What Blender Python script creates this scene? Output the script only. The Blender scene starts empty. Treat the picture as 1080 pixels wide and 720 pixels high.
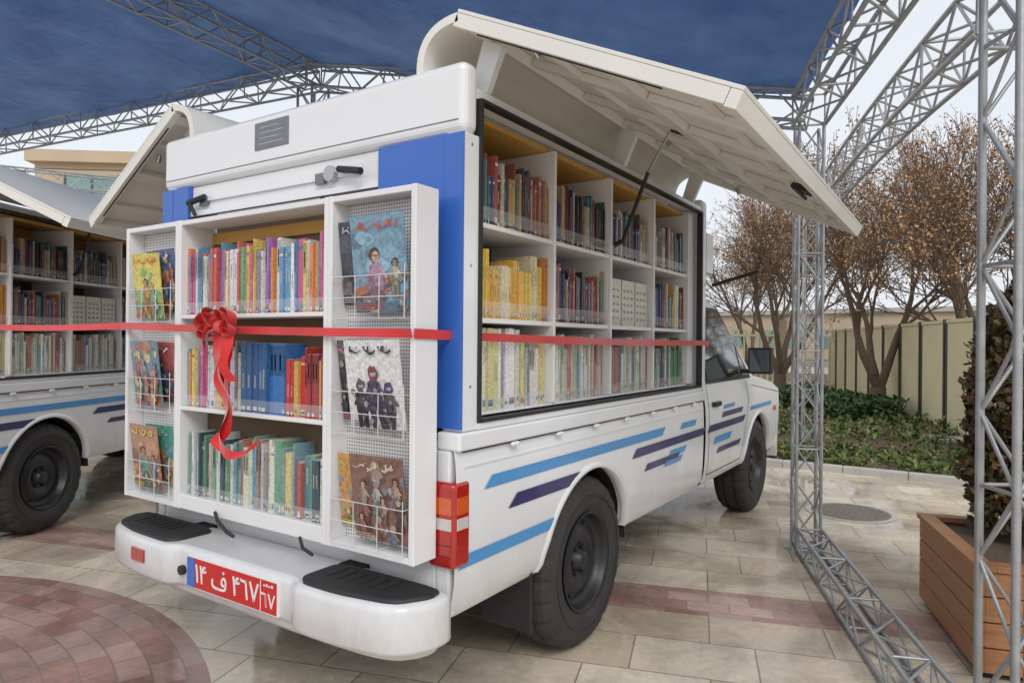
import bpy, math, random
from mathutils import Vector, Matrix
import mathutils.noise as mn
random.seed(7)
R=random.random
U=random.uniform
col_root=bpy.context.scene.collection

# ---------------------------------------------------------------- materials
def nodes_of(m):
    m.use_nodes=True
    nt=m.node_tree
    return nt, nt.nodes, nt.links, nt.nodes['Principled BSDF']
def make_mat(name,color,rough=.5,metal=0.,var=.12,scale=6.,bump=0.,bscale=40.,coat=0.,spec=.5,alpha=1.):
    m=bpy.data.materials.new(name); nt,N,L,b=nodes_of(m)
    tc=N.new('ShaderNodeTexCoord')
    nz=N.new('ShaderNodeTexNoise'); nz.inputs['Scale'].default_value=scale; nz.inputs['Detail'].default_value=6
    L.new(tc.outputs['Object'],nz.inputs['Vector'])
    mx=N.new('ShaderNodeMixRGB'); c=color
    mx.inputs[1].default_value=(c[0]*(1-var),c[1]*(1-var),c[2]*(1-var),1)
    mx.inputs[2].default_value=(min(1,c[0]*(1+var)),min(1,c[1]*(1+var)),min(1,c[2]*(1+var)),1)
    L.new(nz.outputs['Fac'],mx.inputs[0]); L.new(mx.outputs[0],b.inputs['Base Color'])
    mr=N.new('ShaderNodeMapRange'); mr.inputs[3].default_value=max(.02,rough*.8); mr.inputs[4].default_value=min(1,rough*1.25)
    L.new(nz.outputs['Fac'],mr.inputs[0]); L.new(mr.outputs[0],b.inputs['Roughness'])
    b.inputs['Metallic'].default_value=metal
    b.inputs['Coat Weight'].default_value=coat
    b.inputs['Coat Roughness'].default_value=.06
    b.inputs['Specular IOR Level'].default_value=spec
    if alpha<1: b.inputs['Alpha'].default_value=alpha
    if bump>0:
        n2=N.new('ShaderNodeTexNoise'); n2.inputs['Scale'].default_value=bscale; n2.inputs['Detail'].default_value=5
        L.new(tc.outputs['Object'],n2.inputs['Vector'])
        bp=N.new('ShaderNodeBump'); bp.inputs['Strength'].default_value=bump; bp.inputs['Distance'].default_value=.02
        L.new(n2.outputs['Fac'],bp.inputs['Height']); L.new(bp.outputs[0],b.inputs['Normal'])
    return m
def attr_mat(name,rough=.45,var=.25,scale=60.,coat=0.):
    m=bpy.data.materials.new(name); nt,N,L,b=nodes_of(m)
    at=N.new('ShaderNodeAttribute'); at.attribute_name='Col'
    tc=N.new('ShaderNodeTexCoord'); nz=N.new('ShaderNodeTexNoise'); nz.inputs['Scale'].default_value=scale; nz.inputs['Detail'].default_value=4
    L.new(tc.outputs['Object'],nz.inputs['Vector'])
    mr=N.new('ShaderNodeMapRange'); mr.inputs[1].default_value=.3; mr.inputs[2].default_value=.7; mr.inputs[3].default_value=1-var; mr.inputs[4].default_value=1+var*.4
    L.new(nz.outputs['Fac'],mr.inputs[0])
    vm=N.new('ShaderNodeVectorMath'); vm.operation='SCALE'
    L.new(at.outputs['Color'],vm.inputs[0]); L.new(mr.outputs[0],vm.inputs['Scale']); L.new(vm.outputs[0],b.inputs['Base Color'])
    b.inputs['Roughness'].default_value=rough; b.inputs['Coat Weight'].default_value=coat
    return m
def paint_mat():
    m=bpy.data.materials.new('white_paint'); nt,N,L,b=nodes_of(m)
    tc=N.new('ShaderNodeTexCoord'); sep=N.new('ShaderNodeSeparateXYZ'); L.new(tc.outputs['Object'],sep.inputs[0])
    mp=N.new('ShaderNodeMapping'); mp.inputs['Scale'].default_value=(1,1,.45); L.new(tc.outputs['Object'],mp.inputs[0])
    nz=N.new('ShaderNodeTexNoise'); nz.inputs['Scale'].default_value=7; nz.inputs['Detail'].default_value=9; nz.inputs['Roughness'].default_value=.72
    L.new(mp.outputs[0],nz.inputs['Vector'])
    mr=N.new('ShaderNodeMapRange'); mr.inputs[1].default_value=.40; mr.inputs[2].default_value=.85; mr.inputs[3].default_value=.75; mr.inputs[4].default_value=0
    L.new(sep.outputs['Z'],mr.inputs[0])
    mu=N.new('ShaderNodeMath'); mu.operation='MULTIPLY'; L.new(mr.outputs[0],mu.inputs[0]); L.new(nz.outputs['Fac'],mu.inputs[1])
    ad=N.new('ShaderNodeMath'); ad.operation='MULTIPLY_ADD'; L.new(nz.outputs['Fac'],ad.inputs[0]); ad.inputs[1].default_value=.09; L.new(mu.outputs[0],ad.inputs[2])
    mx=N.new('ShaderNodeMixRGB'); mx.inputs[1].default_value=(.82,.835,.86,1); mx.inputs[2].default_value=(.36,.33,.29,1)
    L.new(ad.outputs[0],mx.inputs[0]); L.new(mx.outputs[0],b.inputs['Base Color'])
    b.inputs['Roughness'].default_value=.28; b.inputs['Coat Weight'].default_value=.6; b.inputs['Coat Roughness'].default_value=.05
    return m
M={}
M['white']=paint_mat()
M['cream']=make_mat('cream_panel_paint',(.78,.765,.72),.4,var=.08,scale=3,bump=.05,bscale=30)
M['shelf']=make_mat('shelf_white_laminate',(.78,.78,.79),.35,var=.05,scale=4)
M['blue']=make_mat('blue_vinyl',(.04,.14,.52),.35,var=.1,coat=.3)
M['lblue']=make_mat('stripe_blue',(.08,.29,.60),.35,var=.06,coat=.3)
M['navy']=make_mat('stripe_navy',(.035,.03,.13),.35,var=.1,coat=.3)
M['black']=make_mat('black_plastic',(.02,.02,.022),.5,var=.3,bump=.1,bscale=120)
M['rubber']=make_mat('tyre_rubber',(.034,.032,.030),.75,var=.55,scale=9,bump=.25,bscale=90)
M['rim']=make_mat('black_steel_rim',(.028,.028,.03),.4,var=.35,metal=.3)
M['dark']=make_mat('underbody_dark',(.018,.018,.018),.8,var=.4)
M['inner']=make_mat('shelf_back_dark',(.13,.085,.05),.7,var=.2)
M['glass']=make_mat('tinted_glass',(.03,.04,.042),.04,var=.1,spec=.9,coat=1.)
M['ochre']=make_mat('ochre_lining',(.55,.30,.06),.5,var=.15,scale=8)
M['steel']=make_mat('truss_steel',(.40,.41,.42),.42,metal=.5,var=.35,scale=14,bump=.1)
M['chrome']=make_mat('steel_hardware',(.5,.5,.5),.3,metal=.9)
M['plaque']=make_mat('grey_plaque',(.22,.23,.24),.35,metal=.6,var=.2,scale=30)
M['red']=make_mat('red_lens',(.40,.012,.008),.14,var=.3,coat=1,scale=45)
M['amber']=make_mat('amber_lens',(.62,.10,.02),.12,var=.25,coat=1,scale=60)
M['clear']=make_mat('clear_lens',(.6,.55,.53),.1,var=.2,coat=1,scale=60)
M['plate']=make_mat('plate_red',(.58,.02,.02),.4,var=.08)
M['pwhite']=make_mat('plate_white',(.8,.8,.8),.4,var=.05)
M['ribbon']=make_mat('red_satin',(.62,.012,.015),.30,var=.3,scale=12)
M['ribbon'].node_tree.nodes['Principled BSDF'].inputs['Sheen Weight'].default_value=.4
M['wire']=make_mat('white_wire',(.75,.75,.75),.3,metal=.2)
M['acrylic']=make_mat('clear_acrylic',(.8,.82,.82),.08,alpha=.12,coat=1)
M['books']=attr_mat('book_spines',.42,.3,110,.12)
M['mags']=attr_mat('magazine_print',.3,.35,70,.3)
M['leaf']=attr_mat('leaves',.6,.3,8,0)
M['bark']=make_mat('bark',(.17,.12,.085),.9,var=.35,scale=18,bump=.6,bscale=50)
M['wood']=make_mat('planter_wood',(.38,.18,.08),.5,var=.4,scale=4,bump=.15,bscale=30)
_n=M['wood'].node_tree
for q in list(_n.nodes):
    if q.type=='TEX_NOISE' and q.inputs['Scale'].default_value==4:
        mp=_n.nodes.new('ShaderNodeMapping'); mp.inputs['Scale'].default_value=(1,1,14); _n.links.new(_n.nodes['Texture Coordinate'].outputs['Object'],mp.inputs[0]); _n.links.new(mp.outputs[0],q.inputs['Vector'])
M['soil']=make_mat('soil',(.12,.085,.055),.95,var=.4,scale=20,bump=.8,bscale=60)
def perf():
    m=bpy.data.materials.new('perforated_metal'); nt,N,L,b=nodes_of(m)
    tc=N.new('ShaderNodeTexCoord'); v=N.new('ShaderNodeTexVoronoi'); v.inputs['Randomness'].default_value=0; v.inputs['Scale'].default_value=85
    mp=N.new('ShaderNodeMapping'); mp.inputs['Scale'].default_value=(1,0,1); L.new(tc.outputs['Object'],mp.inputs[0]); L.new(mp.outputs[0],v.inputs['Vector'])
    lt=N.new('ShaderNodeMath'); lt.operation='LESS_THAN'; lt.inputs[1].default_value=.27; L.new(v.outputs['Distance'],lt.inputs[0])
    mx=N.new('ShaderNodeMixRGB'); mx.inputs[1].default_value=(.76,.76,.76,1); mx.inputs[2].default_value=(.18,.18,.18,1)
    L.new(lt.outputs[0],mx.inputs[0]); L.new(mx.outputs[0],b.inputs['Base Color']); b.inputs['Roughness'].default_value=.4
    return m
M['perf']=perf()

# ---------------------------------------------------------------- mesh builder
def chaikin(P,it=3,k=.22):
    for _ in range(it):
        Q=[]
        n=len(P)
        for i in range(n):
            a=P[i];b=P[(i+1)%n]
            Q.append((a[0]*(1-k)+b[0]*k,a[1]*(1-k)+b[1]*k)); Q.append((a[0]*k+b[0]*(1-k),a[1]*k+b[1]*(1-k)))
        P=Q
    return P
class MB:
    def __init__(s): s.v=[];s.f=[];s.m=[];s.c=[];s.s=[];s.mats=[];s.M=Matrix()
    def mi(s,m):
        if m not in s.mats: s.mats.append(m)
        return s.mats.index(m)
    def add(s,vs,fs,mat,col=(1,1,1),smooth=False):
        o=len(s.v); Mx=s.M
        s.v+= [tuple(Mx@Vector(p)) for p in vs]; k=s.mi(mat)
        for f in fs: s.f.append([i+o for i in f]); s.m.append(k); s.c.append(col); s.s.append(smooth)
    def box(s,a,b,mat,col=(1,1,1),T=None):
        x0,x1=sorted((a[0],b[0]));y0,y1=sorted((a[1],b[1]));z0,z1=sorted((a[2],b[2]))
        vs=[(x0,y0,z0),(x1,y0,z0),(x1,y1,z0),(x0,y1,z0),(x0,y0,z1),(x1,y0,z1),(x1,y1,z1),(x0,y1,z1)]
        if T is not None: vs=[tuple(T@Vector(p)) for p in vs]
        s.add(vs,[(3,2,1,0),(4,5,6,7),(0,1,5,4),(1,2,6,5),(2,3,7,6),(3,0,4,7)],mat,col)
    def cyl(s,p0,p1,r0,r1=None,n=8,mat='steel',col=(1,1,1),cap=True,smooth=True):
        r1=r0 if r1 is None else r1
        p0=Vector(p0);p1=Vector(p1);d=(p1-p0)
        if d.length<1e-6: return
        d.normalize(); a=Vector((0,0,1)) if abs(d.z)<.9 else Vector((1,0,0)); e=d.cross(a).normalized(); g=d.cross(e)
        vs=[]
        for p,r in((p0,r0),(p1,r1)):
            for i in range(n):
                t=2*math.pi*i/n; vs.append(tuple(p+e*(r*math.cos(t))+g*(r*math.sin(t))))
        s.add(vs,[(i,i+n,(i+1)%n+n,(i+1)%n) for i in range(n)],mat,col,smooth)
        if cap: s.add(vs,[tuple(range(n)),tuple(range(2*n-1,n-1,-1))],mat,col)
    def path(s,pts,r,n=6,mat='black',col=(1,1,1)):
        for a,b in zip(pts[:-1],pts[1:]): s.cyl(a,b,r,r,n,mat,col)
    def grid(s,rows,mat,col=(1,1,1),smooth=True,flip=False):
        n=len(rows[0]); vs=[p for r in rows for p in r]; fs=[]
        for i in range(len(rows)-1):
            for j in range(n-1):
                q=(i*n+j,i*n+j+1,(i+1)*n+j+1,(i+1)*n+j); fs.append(q[::-1] if flip else q)
        s.add(vs,fs,mat,col,smooth)
    def prism(s,poly,axis,a,b,mat,col=(1,1,1)):
        def P(q,t):
            return (t,q[0],q[1]) if axis=='x' else ((q[0],t,q[1]) if axis=='y' else (q[0],q[1],t))
        n=len(poly); vs=[P(q,a) for q in poly]+[P(q,b) for q in poly]
        s.add(vs,[(i,(i+1)%n,(i+1)%n+n,i+n) for i in range(n)]+[tuple(range(n-1,-1,-1)),tuple(range(n,2*n))],mat,col)
    def rounded(s,poly,zs,mat):
        n=len(poly); ar=sum(poly[i][0]*poly[(i+1)%n][1]-poly[(i+1)%n][0]*poly[i][1] for i in range(n)); sg=1 if ar>0 else -1
        rings=[]
        for z,ins in zs:
            r=[]
            for i in range(n):
                p=poly[i];a=poly[i-1];b=poly[(i+1)%n]; t=Vector((b[0]-a[0],b[1]-a[1])); t.normalize(); nn=Vector((-t.y,t.x))*sg
                r.append((p[0]+nn.x*ins,p[1]+nn.y*ins,z))
            r.append(r[0]); rings.append(r)
        s.grid(rings,mat)
        s.add(rings[0][:-1],[tuple(range(n))],mat); s.add(rings[-1][:-1],[tuple(range(n))],mat)
    def lathe(s,prof,n,c,mat,axis='x',smooth=True,rfun=None):
        rows=[]
        for i in range(n+1):
            t=2*math.pi*i/n; row=[]
            for k,(x,r) in enumerate(prof):
                rr=r+(rfun(i,k) if rfun else 0)
                row.append((c[0]+x,c[1]+rr*math.cos(t),c[2]+rr*math.sin(t)))
            rows.append(row)
        s.grid(rows,mat,smooth=smooth)
    def obj(s,name,parent=None,bevel=0,seg=2,solid=0,fixn=True):
        me=bpy.data.meshes.new(name); me.from_pydata(s.v,[],s.f); 
        for m in s.mats: me.materials.append(M[m])
        me.polygons.foreach_set('material_index',s.m); me.polygons.foreach_set('use_smooth',s.s)
        ca=me.color_attributes.new('Col','FLOAT_COLOR','CORNER'); d=[]
        for p,c in zip(me.polygons,s.c): d+=[c[0],c[1],c[2],1.]*p.loop_total
        ca.data.foreach_set('color',d)
        me.update()
        if fixn:
            import bmesh
            bm=bmesh.new(); bm.from_mesh(me); bmesh.ops.recalc_face_normals(bm,faces=bm.faces); bm.to_mesh(me); bm.free()
        o=bpy.data.objects.new(name,me); col_root.objects.link(o)
        if parent: o.parent=parent
        if bevel:
            mo=o.modifiers.new('Bevel','BEVEL'); mo.width=bevel; mo.segments=seg; mo.limit_method='ANGLE'; mo.angle_limit=math.radians(40); mo.harden_normals=False
        return o
def empty(name,loc=(0,0,0),rz=0):
    e=bpy.data.objects.new(name,None); col_root.objects.link(e); e.location=loc; e.rotation_euler=(0,0,rz); e.empty_display_size=.2; return e
def text(name,body,size,loc,rot,mat,parent,ext=.0008,align='CENTER',off=.0004):
    c=bpy.data.curves.new(name,'FONT'); c.body=body; c.size=size; c.extrude=ext; c.align_x=align; c.align_y='CENTER'; c.offset=off
    c.materials.append(M[mat]); o=bpy.data.objects.new(name,c); col_root.objects.link(o); o.location=loc; o.rotation_euler=rot; o.parent=parent; return o

# ---------------------------------------------------------------- TRUCK
truck=empty('library_pickup_truck')
def interp(tab,z):
    if z<=tab[0][0]: return tab[0][1]
    for (a,b),(c,d) in zip(tab[:-1],tab[1:]):
        if z<=c: return b+(d-b)*(z-a)/(c-a)
    return tab[-1][1]
PR=[(.43,.835),(.47,.862),(.56,.878),(.7,.884),(.85,.886),(.95,.882),(1.0,.872),(1.06,.862)]
prof=lambda z: interp(PR,z)
RY=.085; WB=3.05; RA=.42; WC=.378
def zbot(y,cy,base=.44):
    d=abs(y-cy)
    return max(base,WC+math.sqrt(max(0,RA*RA-d*d))) if d<RA else base
def stations(y0,y1,cy):
    ys=set([y0,y1]); 
    n=int((y1-y0)/.15)+1
    for i in range(n+1): ys.add(round(y0+(y1-y0)*i/n,4))
    for i in range(0,33):
        y=cy+RA*math.cos(math.pi*i/32)
        if y0<y<y1: ys.add(round(y,4))
    return sorted(ys)
def side_panel(mb,y0,y1,cy,ztop,sgn,mat='white',base=.44):
    rows=[]
    for y in stations(y0,y1,cy):
        zb=zbot(y,cy,base); zt=ztop(y) if callable(ztop) else ztop
        rows.append([(sgn*(prof(zb+(zt-zb)*k/14)),y,zb+(zt-zb)*k/14) for k in range(15)])
    mb.grid(rows,mat)
    mb.grid([[(r[0][0],r[0][1],r[0][2]),(r[0][0]-sgn*.05,r[0][1],r[0][2]+.004)] for r in rows],mat)
mb=MB()
for s in(1,-1):
    side_panel(mb,-.9,1.62,RY,1.0,s)
    for cy in(RY,WB):
        rows=[]
        for i in range(0,41):
            t=math.radians(9+162*i/40); row=[]
            for dr,dx in((-.004,-.03),(-.004,.007),(.006,.0085),(.020,.004),(.026,-.003)):
                z=WC+(RA+dr)*math.sin(t); row.append((s*(prof(max(.44,z))+dx),cy+(RA+dr)*math.cos(t),z))
            rows.append(row)
        mb.grid(rows,'white')
mb.obj('bed_side_panels',truck)
mb=MB()
for s in(1,-1):
    mb.box((s*.80,-.9,.992),(s*.897,1.62,1.052),'white')
    mb.box((s*.80,-.9,.45),(s*.858,-.86,.992),'white')
    for i in range(7):
        y=-.6+i*.33; mb.box((s*.89,y,.975),(s*.906,y+.05,.991),'white')
mb.box((-.80,-.898,.5),(.80,-.862,1.02),'white')
mb.box((-.80,1.58,.55),(.80,1.62,1.05),'white')
mb.box((-.80,-.86,.60),(.80,1.58,.64),'dark')
mb.obj('bed_rails_and_tailgate',truck,bevel=.008)
mb=MB()
for s in(1,-1):
    mb.box((s*.872,-.86,.935),(s*.8865,1.6,.941),'white')
    mb.box((s*.872,-.86,.986),(s*.885,1.6,.991),'dark')
mb.obj('bed_creases',truck)
mb=MB()
for s in(1,-1):
    for cy in(RY,WB):
        rows=[]
        for i in range(25):
            t=math.pi*i/24; rows.append([(s*x,cy+(RA+.012)*math.cos(t),WC+(RA+.012)*math.sin(t)) for x in(.50,.842)])
        mb.grid(rows,'dark')
        mb.add([(s*.5,cy+(RA+.012)*math.cos(math.pi*i/24),WC+(RA+.012)*math.sin(math.pi*i/24)) for i in range(25)],[tuple(range(25))],'dark')
    mb.box((s*.40,-.95,.42),(s*.50,3.6,.56),'dark')
    mb.box((s*.50,.52,.45),(s*.835,2.55,.50),'dark')
mb.cyl((-.7,RY,.375),(.7,RY,.375),.045,n=12,mat='dark'); mb.cyl((-.7,WB,.375),(.7,WB,.375),.04,n=12,mat='dark')
mb.cyl((-.15,RY,.375),(.15,RY,.375),.14,n=16,mat='dark')
mb.cyl((0,0,.40),(0,2.2,.5),.035,n=10,mat='dark')
mb.cyl((-.3,-.5,.33),(-.3,.3,.33),.09,n=12,mat='dark'); mb.cyl((.0,-.62,.46),(.0,-.62,.30),.33,n=28,mat='rubber')
mb.box((-.8,-.86,.50),(.8,2.6,.58),'dark')
for s in(1,-1): mb.box((s*.62,-.385,.22),(s*.85,-.37,.5),'black')
mb.obj('chassis',truck)
def wheel(name,x,y,s):
    mb=MB(); T=Matrix.Translation((x,y,WC)); mb.M=T
    w=.245
    pf=[(-w/2+.01,.215),(-w/2-.004,.25),(-w/2-.012,.30),(-w/2+.004,.345),(-w/2+.025,.366),(-w/2+.05,.376)]
    pf2=[(-.05,.378),(-.045,.364),(-.035,.364),(-.03,.378),(.03,.378),(.035,.364),(.045,.364),(.05,.378)]
    prof_=pf+pf2+[(-a,b) for a,b in reversed(pf)]
    N=96
    def rf(i,k):
        if k in(3,4,5,6) or k in(13,14,15,16): return -.010 if (i%4)<1 else 0
        if 9<=k<=10: return -.007 if ((i+2)%4)<1 else 0
        return 0
    mb.lathe(prof_,N,(0,0,0),'rubber',rfun=rf,smooth=False)
    o=s*w/2
    rp=[(o-s*.0,.218),(o+s*.004,.212),(o-s*.012,.205),(o-s*.03,.195),(o-s*.055,.188),(o-s*.06,.165),(o-s*.035,.135),(o-s*.03,.10),(o-s*.055,.075),(o-s*.055,.045),(o-s*.02,.042),(o-s*.014,.034),(o-s*.014,.0)]
    mb.lathe(rp,48,(0,0,0),'rim')
    mb.lathe([(o-s*.03,.205),(-o,.205),(-o,.0)],32,(0,0,0),'rim')
    for i in range(6):
        t=2*math.pi*i/6; mb.cyl((o-s*.06,.062*math.cos(t),.062*math.sin(t)),(o-s*.035,.062*math.cos(t),.062*math.sin(t)),.010,n=6,mat='rim')
    for i in range(8):
        t=2*math.pi*(i+.5)/8; c=Vector((o-s*.052,.15*math.cos(t),.15*math.sin(t)))
        mb.cyl(c,c+Vector((s*.006,0,0)),.017,n=10,mat='dark')
    mb.lathe([(o+s*.0135,.292),(o+s*.0155,.289),(o+s*.0135,.286)],64,(0,0,0),'rubber')
    return mb.obj(name,truck)
for s in(1,-1):
    wheel('rear_wheel',s*.735,RY,s); wheel('front_wheel',s*.735,WB,s)
mb=MB()
def cx(z): return .862-.24*(z-1.06)
def section(y,zr):
    pts=[]; top=zr
    zt=top-.13 if top>1.3 else top-.02
    for k in range(5):
        z=1.06+(zt-1.06)*k/4; pts.append((cx(z) if z>1.0 else .862,z))
    xe=pts[-1][0]
    if top>1.3: pts+=[(xe-.018,zt+.05),(xe-.06,zt+.095),(xe-.15,top-.02),(xe*.45,top-.004),(0,top)]
    else: pts+=[(xe-.02,top-.006),(xe-.06,top),(xe-.2,top+.012),(xe*.45,top+.02),(0,top+.022)]
    return [(x,y,z) for x,z in pts]
secs=[(1.66,1.65),(1.69,1.685),(1.8,1.705),(2.1,1.71),(2.3,1.70),(2.42,1.67),(2.95,1.105),(3.0,1.10),(3.3,1.07),(3.55,1.03),(3.7,.99),(3.78,.93)]
rows=[]
for y,zr in secs:
    if zr<1.08:
        base=section(y,1.10); dz=zr-1.10
        base=[(x*(1-.02*max(0,(y-3.3)/.5)),yy,z+dz) for x,yy,z in base]
    else: base=section(y,zr)
    rows.append(base)
for s in(1,-1):
    mb.grid([[(s*x,y,z) for x,y,z in r] for r in rows],'white')
    mb.add([(s*p[0],p[1],p[2]) for p in rows[0]]+[(0,1.66,1.06)],[tuple(range(len(rows[0])+1))],'white')
ztopf=lambda y: 1.06 if y<3.0 else interp([(3.0,1.06),(3.3,1.05),(3.55,1.01),(3.7,.97),(3.78,.91)],y)
for s in(1,-1): side_panel(mb,1.66,3.72,WB,ztopf,s)
mb.obj('cab_body',truck)
mb=MB()
mb.prism([(-.86,3.70),(.86,3.70),(.84,3.77),(.6,3.83),(-.6,3.83),(-.84,3.77)],'z',.62,.92,'white')
mb.prism([(-.88,3.68),(.88,3.68),(.86,3.80),(.6,3.88),(-.6,3.88),(-.86,3.80)],'z',.36,.615,'white')
mb.box((-.45,3.825,.66),(.45,3.84,.88),'black')
for s in(1,-1): mb.prism([(s*.5,3.80),(s*.83,3.74),(s*.83,3.80),(s*.5,3.85)],'z',.68,.88,'clear')
mb.box((-.86,1.664,.46),(.86,1.70,1.06),'white')
mb.obj('front_end',truck,bevel=.02,seg=3)
mb=MB()
def side_poly(pts,off,mat,s=1):
    vs=[(s*((cx(z) if z>1.06 else prof(z))+off),y,z) for y,z in pts]; mb.add(vs,[tuple(range(len(vs)))],mat)
for s in(1,-1):
    side_poly([(1.74,1.085),(2.84,1.085),(2.84,1.10),(2.40,1.585),(2.34,1.60),(1.78,1.605),(1.74,1.57)],.004,'black',s)
    side_poly([(1.78,1.11),(2.58,1.11),(2.58,1.36),(2.38,1.565),(2.33,1.575),(1.80,1.58),(1.78,1.56)],.0075,'glass',s)
    side_poly([(2.61,1.11),(2.79,1.11),(2.61,1.31)],.0075,'glass',s)
a=Vector((0,2.42,1.67)); b=Vector((0,2.95,1.127)); n=Vector((0,.71,.71))
p=lambda x,f:tuple(a.lerp(b,f)+n*.012+Vector((x,-.0,-abs(x)**2*.02)))
mb.grid([[p(x,f) for f in(.08,.5,.95)] for x in(-.70,-.4,0,.4,.70)],'glass')
def seam(y0,z0,y1,z1,w=.006):
    k=8
    for s in(1,-1):
        rows=[]
        for i in range(k+1):
            y=y0+(y1-y0)*i/k; z=z0+(z1-z0)*i/k; x=(cx(z) if z>1.06 else prof(z))+.0015
            if abs(y1-y0)>abs(z1-z0): rows.append([(s*x,y,z-w/2),(s*x,y,z+w/2)])
            else: rows.append([(s*x,y-w/2,z),(s*x,y+w/2,z)])
        mb.grid(rows,'dark')
seam(1.73,.50,1.73,1.08);seam(1.73,.50,2.52,.50);seam(2.52,.50,2.58,.62);seam(2.58,.62,2.70,.92);seam(2.70,.92,2.70,1.07)
seam(2.84,1.03,3.7,.93,.005)
mb.obj('windows_and_seams',truck,fixn=True)
mb=MB()
for s in(1,-1):
    mb.box((s*.884,1.80,.935),(s*.905,1.94,.965),'black')
    mb.box((s*.86,2.54,1.13),(s*.95,2.57,1.16),'black')
    mb.box((s*.93,2.50,1.13),(s*1.09,2.58,1.32),'black')
    mb.box((s*.94,2.496,1.145),(s*1.08,2.499,1.305),'glass')
    mb.box((s*.886,3.50,.78),(s*.897,3.58,.82),'amber')
mb.obj('mirrors_and_handles',truck,bevel=.02,seg=4)
mb=MB()
def stripe(y0,y1,z0,z1,sl,mat,s=1):
    k=max(2,int((y1-y0)/.1)); rows=[]
    for i in range(k+1):
        y=y0+(y1-y0)*i/k; row=[]
        for j in range(4):
            z=z0+(z1-z0)*j/3; row.append((s*(prof(z)+.0035),y+sl*(z1-z0)*j/3,z))
        rows.append(row)
    mb.grid(rows,mat)
for s in(1,-1):
    stripe(-.75,.90,.848,.890,1.2,'lblue',s)
    stripe(-.60,-.10,.752,.800,1.2,'navy',s)
    stripe(-.885,-.30,.607,.650,1.2,'lblue',s)
    stripe(.50,1.60,.775,.820,1.2,'navy',s)
    stripe(.66,1.14,.69,.725,1.2,'navy',s)
    for i in range(5):
        z=.672+i*.045
        if z<.74 or z>.82: stripe(.94+i*.06,1.20+i*.06,z,z+.034,1.2,'lblue',s)
    stripe(1.69,2.55,.775,.820,1.2,'navy',s); stripe(2.0,2.50,.85,.885,1.2,'navy',s)
    stripe(1.82,2.2,.69,.735,1.2,'lblue',s); stripe(1.90,2.45,.62,.655,1.2,'navy',s)
    stripe(2.05,2.30,.905,.93,1.2,'lblue',s); stripe(2.74,3.4,.84,.870,1.2,'lblue',s)
mb.obj('livery_stripes',truck,fixn=False)
mb=MB()
for s in(1,-1):
    mb.box((s*.785,-.922,.615),(s*.893,-.83,.893),'red')
mb.obj('tail_light_housing',truck,bevel=.016,seg=4)
mb=MB()
for s in(1,-1):
    mb.box((s*.797,-.9235,.79),(s*.882,-.92,.845),'amber'); mb.box((s*.797,-.9235,.74),(s*.882,-.92,.778),'clear')
    mb.box((s*.888,-.905,.79),(s*.8945,-.845,.845),'amber'); mb.box((s*.888,-.905,.74),(s*.8945,-.845,.778),'clear')
    for z in(.655,.69): mb.box((s*.797,-.9228,z),(s*.882,-.92,z+.003),'dark')
mb.obj('tail_light_lenses',truck,bevel=.001,seg=1)
# bumper
mb=MB()
bo=[(-.86,-.90),(-.875,-1.02),(-.80,-1.135),(-.60,-1.172),(-.42,-1.182),(-.31,-1.180),(-.27,-1.150),(-.24,-1.145),(.05,-1.145),(.36,-1.145),(.40,-1.150),(.44,-1.182),(.62,-1.182),(.84,-1.145),(.915,-1.02),(.90,-.90)]
b1_=chaikin(bo,3)
mb.rounded(b1_,[(.405,.010),(.410,.004),(.420,0),(.532,0),(.545,.004),(.553,.011),(.556,.024)],'white')
bl=chaikin([(-.82,-.92),(-.84,-1.02),(-.76,-1.10),(-.45,-1.13),(.05,-1.125),(.50,-1.13),(.79,-1.11),(.87,-1.01),(.86,-.92)],3)
mb.rounded(bl,[(.362,.022),(.368,.010),(.385,0),(.406,0)],'white')
mb.obj('rear_bumper',truck)
mb=MB()
pl_=chaikin([(-.83,-.95),(-.845,-1.02),(-.785,-1.11),(-.60,-1.148),(-.36,-1.155),(-.32,-1.12),(-.32,-.95)],2,.14)
pr_=chaikin([(.87,-.95),(.885,-1.02),(.82,-1.12),(.62,-1.155),(.46,-1.155),(.41,-1.12),(.41,-.95)],2,.14)
for q in(pl_,pr_): mb.rounded(q,[(.55,0),(.562,0),(.567,.004),(.569,.012)],'black')
for s in(1,-1):
    for i in range(6):
        x=s*(.48+i*.048); mb.box((x,-1.08,.568),(x+.012,-.99,.572),'black')
mb.box((-.54,-1.165,.465),(-.45,-1.187,.515),'red')
mb.obj('bumper_step_pads',truck)
mb=MB()
mb.box((-.20,-1.140,.417),(.33,-1.154,.535),'pwhite'); mb.box((-.195,-1.154,.422),(.325,-1.1565,.53),'plate')
mb.box((-.195,-1.1565,.422),(-.145,-1.158,.53),'blue'); mb.box((.24,-1.1565,.424),(.244,-1.1575,.528),'pwhite')
mb.cyl((-.235,-1.14,.47),(-.235,-1.162,.47),.018,n=14,mat='black')
mb.obj('licence_plate',truck,bevel=.002)
rx=(math.pi/2,0,0)
text('plate_text','۱۴ ف ۴٦۷',.098,(.045,-1.1575,.474),rx,'pwhite',truck)
text('plate_code','٦۷',.072,(.283,-1.1575,.462),rx,'pwhite',truck,off=.0)
mb=MB()
for k in range(4): mb.box((.258+k*.014,-1.1565,.511),(.266+k*.014,-1.158,.516+.004*(k%2)),'pwhite')
mb.obj('plate_country_marks',truck)
mb=MB()
mb.box((-.66,-.85,2.20),(.66,1.64,2.262),'white')
mb.box((-.885,-.872,2.035),(.885,-.79,2.272),'white')
mb.box((-.885,1.56,1.06),(.885,1.66,2.25),'white')
mb.obj('box_roof_and_header',truck,bevel=.03,seg=4)
mb=MB()
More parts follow.
